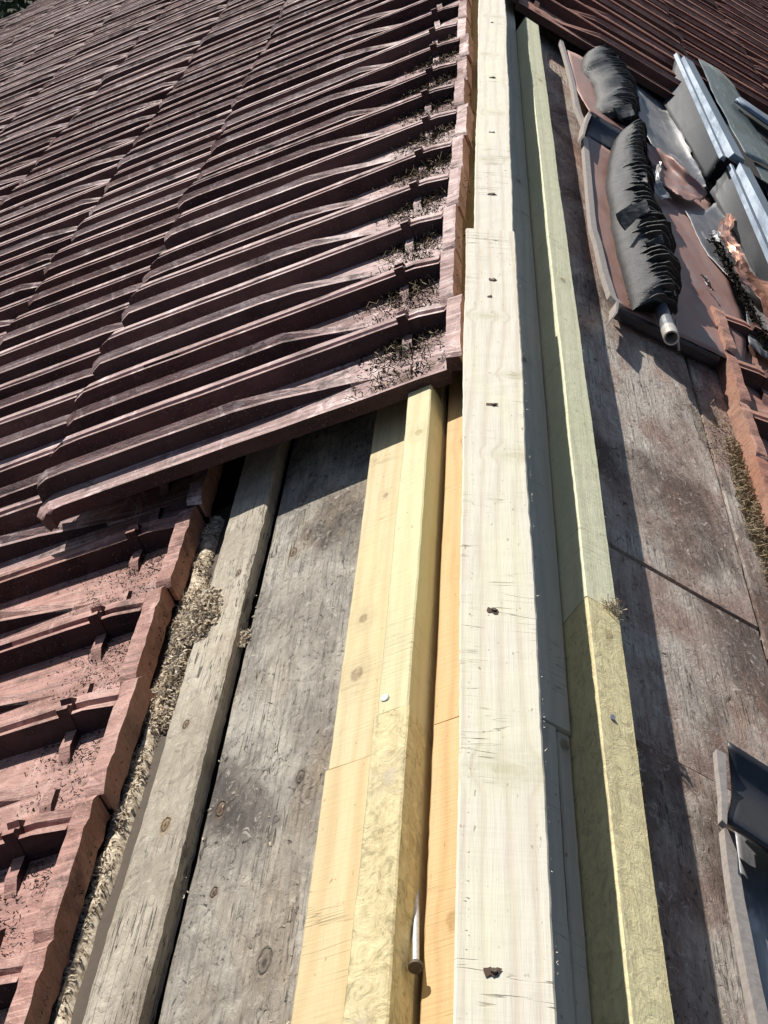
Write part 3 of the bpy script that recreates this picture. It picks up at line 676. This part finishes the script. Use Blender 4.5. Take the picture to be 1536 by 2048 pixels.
# pleated bituminous strips
def pleated(label, left, right, hgt, n_pleats, seed, flaps, fin=1.0):
    st = 90; V = []; F = []; NA = 20
    def ip(pts, t):
        k = min(max(t, 0), 1) * (len(pts) - 1); i = min(int(k), len(pts) - 2); u = k - i; p = []
        for c in (0, 1):
            p0 = pts[max(0, i - 1)][c]; p1 = pts[i][c]; p2 = pts[i + 1][c]; p3 = pts[min(len(pts) - 1, i + 2)][c]
            p.append(.5 * (2 * p1 + (p2 - p0) * u + (2 * p0 - 5 * p1 + 4 * p2 - p3) * u * u + (3 * p1 - p0 - 3 * p2 + p3) * u ** 3))
        return p
    up = Vector((sA, 0, cA)); sx = Vector((cA, 0, -sA)); NV = .036
    def surf(t, u):
        lx, ly = ip(left, t); rx, ry = ip(right, t); a, b = P(lx, ly, NV), P(rx, ry, NV); ends = min(1, t * 7, (1 - t) * 12)
        h = hgt * math.sin(math.pi * min(1, u * 1.02) ** .85) ** .7 * (.5 + .5 * ends) if 0 < u < 1 else 0
        return a.lerp(b, u) + up * (h + .005 * fn(t * 11, u * 3, seed + 9) + .0016 * fn(t * 45, u * 14, seed)), a.lerp(b, .5) + up * (hgt * .1)
    for i in range(st + 1):
        for j in range(NA + 1): V.append(surf(i / st, j / NA)[0])
    for i in range(st):
        for j in range(NA): q = i * (NA + 1) + j; F.append((q, q + 1, q + NA + 2, q + NA + 1))
    F.append(tuple(range(NA + 1))); F.append(tuple(st * (NA + 1) + NA - k for k in range(NA + 1)))
    root = empty('pleated_strip', V[0]); tag(root, label, 'bitumen strip'); o0 = V[0].copy()
    o = mesh_obj('pleated_sleeve', [v - o0 for v in V], F, M['pleat'], root, smooth=True)
    md = o.modifiers.new('thickness', 'SOLIDIFY'); md.thickness = .0015
    # the pleats: thin stiff folds standing off the sleeve, fanned towards the right hand side
    V = []; F = []; K = 14; t = .03
    while t < .985:
        env = abs(fn(t * 7.1, seed + 3)) * 2.2; env = (.22 + min(1.0, env)) * fin
        u0 = .20 + .22 * random.random() - .14 * min(1, env); u1 = random.uniform(.93, 1.0); ht = (.0055 + .0155 * env) * random.uniform(.7, 1.3)
        lean = random.uniform(.25, .8); th = .0014; tw = random.uniform(-.010, .012) * min(1, env); b = len(V)
        for k in range(K + 1):
            e = k / K; u = u0 + (u1 - u0) * e; c, ax = surf(t + tw * e, u); r = (c - ax); r.y = 0; r.normalize()
            hh = ht * min(1, e * 2.2) ** 1.3 * (1 + .35 * fn(e * 5, t * 90, seed)); out = c + r * hh + Vector((0, -lean * hh, 0))
            V += [c - r * .003, out, out + Vector((0, th * 1.6, 0)) + r * th * .3, c - r * .003 + Vector((0, th * 2, 0))]
        for k in range(K):
            for j in range(3): q = b + k * 4 + j; F.append((q, q + 1, q + 5, q + 4))
        F += [(b, b + 1, b + 2, b + 3), tuple(b + K * 4 + j for j in (3, 2, 1, 0))]
        t += random.uniform(.6, 1.4) / n_pleats
    t = .02
    while t < .985:                                   # fine creases over the whole width
        b = len(V); u0 = random.uniform(.06, .3); u1 = random.uniform(.6, .95); ht = random.uniform(.0008, .0030); tw = random.uniform(-.008, .008)
        for k in range(9):
            e = k / 8; c, ax = surf(t + tw * e, u0 + (u1 - u0) * e); r = (c - ax); r.y = 0; r.normalize(); out = c + r * ht * math.sin(math.pi * (.1 + .8 * e)) + Vector((0, -ht * .5, 0))
            V += [c + Vector((0, -.0012, 0)) - r * .001, out, c + Vector((0, .0025, 0)) - r * .001]
        for k in range(8):
            for j in range(2): q = b + k * 3 + j; F.append((q, q + 1, q + 4, q + 3))
        t += random.uniform(.5, 1.5) / n_pleats / 1.7
    tag(mesh_obj('pleats', [v - o0 for v in V], F, M['pleat'], root), kind='stuff')
    for (x0, y0, x1, y1, x2, y2, x3, y3, n1) in flaps:
        sheet('loose_pleat', [[(x0, y0, n1), (x1, y1, n1 + .012)], [(x3, y3, n1 - .01), (x2, y2, n1 + .008)]], M['black'], root, sub=4, thick=.003, wrinkle=.004, wf=60, smooth=False)
    return root
tp = NT('grey_bitumen_pleats'); pc = tp.coords(False); pn = tp.noise(pc, 55, 5, .65); pn2 = tp.noise(pc, 600, 2, .6)
pcx = tp.mix(tp.ramp(pn, .35, .65), (.060, .060, .061), (.026, .026, .027))
pcx = tp.mix(tp.ramp(pn2, .6, .72, 0, .6), pcx, (.28, .27, .25))
M['pleat'] = tp.done(pcx, .48, tp.bump(tp.math('ADD', pn2, tp.math('MULTIPLY', tp.noise(tp.mapping(pc, (40, 260, 40), rot=(0, 0, .2)), 1, 4, .6), 1.6)), .8, .002))
pleated('upper grey pleated strip, short and smooth, half hidden by overhanging tiles',
        [(1176, 96), (1162, 134), (1180, 160), (1191, 197), (1187, 222), (1216, 248)], [(1213, 98), (1242, 136), (1262, 169), (1270, 200), (1268, 232), (1246, 258)], .038, 34, 2.2,
        [(1200, 118, 1236, 112, 1242, 128, 1205, 130, .062), (1225, 218, 1262, 208, 1268, 232, 1240, 240, .07)], .42)
pleated('lower black pleated strip, long and frayed, lying on the bronze tray',
        [(1246, 262), (1226, 290), (1214, 345), (1213, 385), (1224, 455), (1236, 518), (1254, 586), (1266, 622)],
        [(1266, 258), (1280, 285), (1280, 345), (1290, 420), (1312, 480), (1319, 545), (1332, 590), (1332, 628)], .042, 50, 6.1,
        [(1232, 428, 1262, 408, 1282, 430, 1250, 462, .085), (1255, 414, 1290, 400, 1300, 424, 1268, 440, .088), (1290, 486, 1322, 470, 1328, 486, 1300, 500, .085),
         (1296, 498, 1332, 494, 1332, 504, 1300, 508, .08), (1310, 568, 1350, 582, 1352, 592, 1312, 588, .07), (1262, 350, 1294, 345, 1294, 385, 1276, 374, .078)])

# grey pipe stub and wire under the lower pleated strip
pr = empty('pipe_stub', P(1340, 670, .035)); tag(pr, 'short grey plastic pipe sticking out below the lower pleated strip', 'pipe')
def tube(name, a, b, r, mat, parent, ri=None, seg=24):
    d = (b - a).normalized(); x = d.orthogonal().normalized(); y = d.cross(x); V = []; F = []
    ring = lambda c, rr: [c + (x * math.cos(6.2832 * k / seg) + y * math.sin(6.2832 * k / seg)) * rr for k in range(seg)]
    ri = ri or r * .8
    for c, rr in ((a, r), (b, r), (b, ri), (a, ri)): V += ring(c, rr)
    for q in range(3):
        for k in range(seg): F.append((q * seg + k, q * seg + (k + 1) % seg, (q + 1) * seg + (k + 1) % seg, (q + 1) * seg + k))
    o0 = a.copy(); return mesh_obj(name, [v - o0 for v in V], F, mat, parent, loc=o0 - (parent.location if parent else Vector((0, 0, 0))), smooth=False)
M['pvc'] = plain('grey_pvc', (.20, .21, .23), .4, 0, .3, 80); M['pvc_light'] = plain('pale_pipe_end', (.52, .48, .44), .5, 0, .4, 150)
pa, pb = P(1312, 590, .045), P(1343, 676, .048); pdv = (pb - pa).normalized()
tube('pipe_body', pa, pb - pdv * .030, .0115, M['pvc'], pr)
tube('pipe_end', pb - pdv * .032, pb, .0125, M['pvc_light'], pr, .0100)
wire = tube('wire', P(1352, 640, .05), P(1358, 700, .035), .0018, M['edge'], None); tag(wire, 'thin pale wire hanging beside the pipe stub', 'wire')

# straw and crumbs on the right
litter('straw_litter', 1, [(2600, heap(.425, 1.95, .022, .24, .012), (.006, .022), .0007, .5), (500, heap(.40, 2.2, .05, .15, .004), (.003, .01), .0007, .4)],
       M['straw'], 'dry straw and chips along the right hand tile heads', 'straw')
def line_f(x0, y0, x1, y1, n, sp):
    def f():
        t = random.random(); s_, yy = on_slope(x0 + (x1 - x0) * t + random.gauss(0, sp), y0 + (y1 - y0) * t + random.gauss(0, sp), n); return s_, yy, n
    return f
litter('black_crumbs', 1, [(700, line_f(1425, 470, 1540, 700, .046, 5), (.004, .012), .0022, .4), (300, line_f(1240, 300, 1262, 610, .034, 3), (.002, .006), .0016, .3),
       (260, line_f(1225, 330, 1262, 600, .030, 4), (.002, .005), .0010, .3)], M['crumb'], 'black crumbs broken off along the torn sheet and the pleated strip', 'crumbs')

# loose nail standing in the groove on the left
s_, y_ = on_slope(831, 1932, .034, -1); hd = wl(s_, y_, .034); s2, y2 = on_slope(832, 1775, .018, -1); tipv = wl(s2, y2, .018)
nr_ = empty('loose_nail', tipv); tag(nr_, 'big shiny nail with round head lying in the groove beside the orange plank', 'nail')
tube('shank', tipv, hd, .0027, M['steel'], nr_, .0001, 14)
dirn = (hd - tipv).normalized(); tube('head', hd - dirn * .001, hd + dirn * .0024, 
     .0054, M['nailhead'], nr_, .0001, 20)

# fuzzy sawn edges: slivers standing off the arrises, part of each timber
def fuzz(o, sx, w, h, y0, y1, cnt, L, mat):
    V = []; F = []
    for _ in range(cnt):
        y = random.uniform(y0, y1); l = L * random.random() ** 3 + .0005; a = random.uniform(-1.2, 1.2)
        p = Vector((sx * (w - .0006), y, h - random.random() * .004)); d = Vector((sx * math.cos(a) * .9, math.sin(a), random.uniform(-.7, .5))) * l
        b = len(V); V += [p + Vector((0, .0006, 0)), p - Vector((0, .0006, 0)), p + d]; F.append((b, b + 1, b + 2))
    tag(mesh_obj('splinters', V, F, mat, o), kind='stuff')
fuzz(ridge_near, 1, .0303, .118, 0, 1.6, 90, .003, M['ridge']); fuzz(ridge_near, -1, .0303, .118, 0, 1.79, 160, .003, M['ridge'])
fuzz(bat_rn, 1, .0197, .057, 0, 1.0, 200, .003, M['green_d']); fuzz(bat_rn, -1, .0197, .057, 0, 1.0, 160, .003, M['green_d'])
fuzz(bat_rf, 1, .0192, .0565, 0, 2.0, 300, .004, M['green_c']); fuzz(bat_rf, -1, .0192, .0565, 0, 2.0, 200, .003, M['green_c'])
fuzz(bat_ln, -1, .017, .037, 0, .79, 90, .002, M['green_b'])
# torn fibres at the right batten joint
fr = []
litter('torn_fibres', 1, [(70, heap(.100, 1.352, .012, .01, .006, .057), (.008, .026), .0005, .6)], M['shav'], 'tuft of torn wood fibres at the right batten joint', 'splinters')

# ------------------------------------------------------------------ the far end of the house and the trees behind it
def box_obj(name, x0, x1, y0, y1, z0, z1, mat, parent=None):
    V = [(x, y, z) for z in (z0, z1) for x, y in ((x0, y0), (x1, y0), (x1, y1), (x0, y1))]
    return mesh_obj(name, V, [(3, 2, 1, 0), (4, 5, 6, 7), (0, 1, 5, 4), (1, 2, 6, 5), (2, 3, 7, 6), (3, 0, 4, 7)], mat, parent)
M['wall'] = plain('rendered_wall', (.30, .27, .23), .9, 0, .3, 4); M['verge'] = plain('dark_verge_board', (.055, .035, .03), .7, 0, .3, 20)
hw = box_obj('house_wall', -3.8, 3.9, .4, ROOF_END - .35, 0, 2.9, M['wall']); tag(hw, 'rendered house walls below the tiled roof', 'house wall')
for sd in (-1, 1):
    v = slab('verge_board', sd, 0.03, 4.7, -.22, -.05, ROOF_END - .02, ROOF_END + .34, M['verge'])
    tag(v, 'dark verge board closing the far end of the %s tile slope' % ('left' if sd < 0 else 'right'), 'verge board')
M['leaf'] = plain('dark_leaves', (.035, .06, .018), .5, 0, .5, 3); M['bark'] = plain('bark', (.10, .07, .05), .9, 0, .5, 30)
def tree(x, y, hgt, rad, label):
    root = empty('garden_tree', (x, y, 0)); tag(root, label, 'tree')
    bm = bmesh.new()
    def limb(a, b, r0, r1):
        m = bmesh.ops.create_cone(bm, cap_ends=True, segments=10, radius1=r0, radius2=r1, depth=(b - a).length)
        q = (b - a).to_track_quat('Z', 'Y').to_matrix().to_4x4(); bmesh.ops.transform(bm, verts=m['verts'], matrix=Matrix.Translation((a + b) / 2) @ q)
    limb(Vector((0, 0, 0)), Vector((.1, 0, hgt * .6)), .14, .07)
    for k in range(7):
        a = k * .9 + x; limb(Vector((.05, 0, hgt * (.3 + .04 * k))), Vector((math.cos(a) * rad * .7, math.sin(a) * rad * .7, hgt * (.55 + .05 * k))), .05, .015)
    bm_obj('trunk', bm, M['bark'], root)
    V = []; F = []
    cl = [(Vector((random.gauss(0, .45), random.gauss(0, .45), random.gauss(0, .4))) * rad + Vector((0, 0, hgt * .68)), rad * random.uniform(.25, .5)) for _ in range(26)]
    for _ in range(12000):
        c, r = random.choice(cl); d = Vector((random.gauss(0, 1), random.gauss(0, 1), random.gauss(0, 1))).normalized(); p = c + d * r * random.random() ** .4
        a = Vector((random.gauss(0, 1), random.gauss(0, 1), random.gauss(0, .5))).normalized() * random.uniform(.03, .07); b_ = a.orthogonal().normalized() * a.length * .45
        b = len(V); V += [p - a, p + b_, p + a, p - b_]; F.append((b, b + 1, b + 2, b + 3))
    mesh_obj('crown', V, F, M['leaf'], root)
tree(-5.6, 13.6, 3.6, 1.7, 'dark leafy tree seen past the far left end of the roof')
tree(-2.9, 13.9, 3.4, 1.6, 'dark bushy tree behind the roof end, right of the other tree')
tree(-5.0, 12.6, 3.3, 1.5, 'dark low tree close against the far verge of the left tile slope')
tree(-8.2, 13.0, 3.8, 1.8, 'dark bushy tree beyond the top left corner of the tiles')
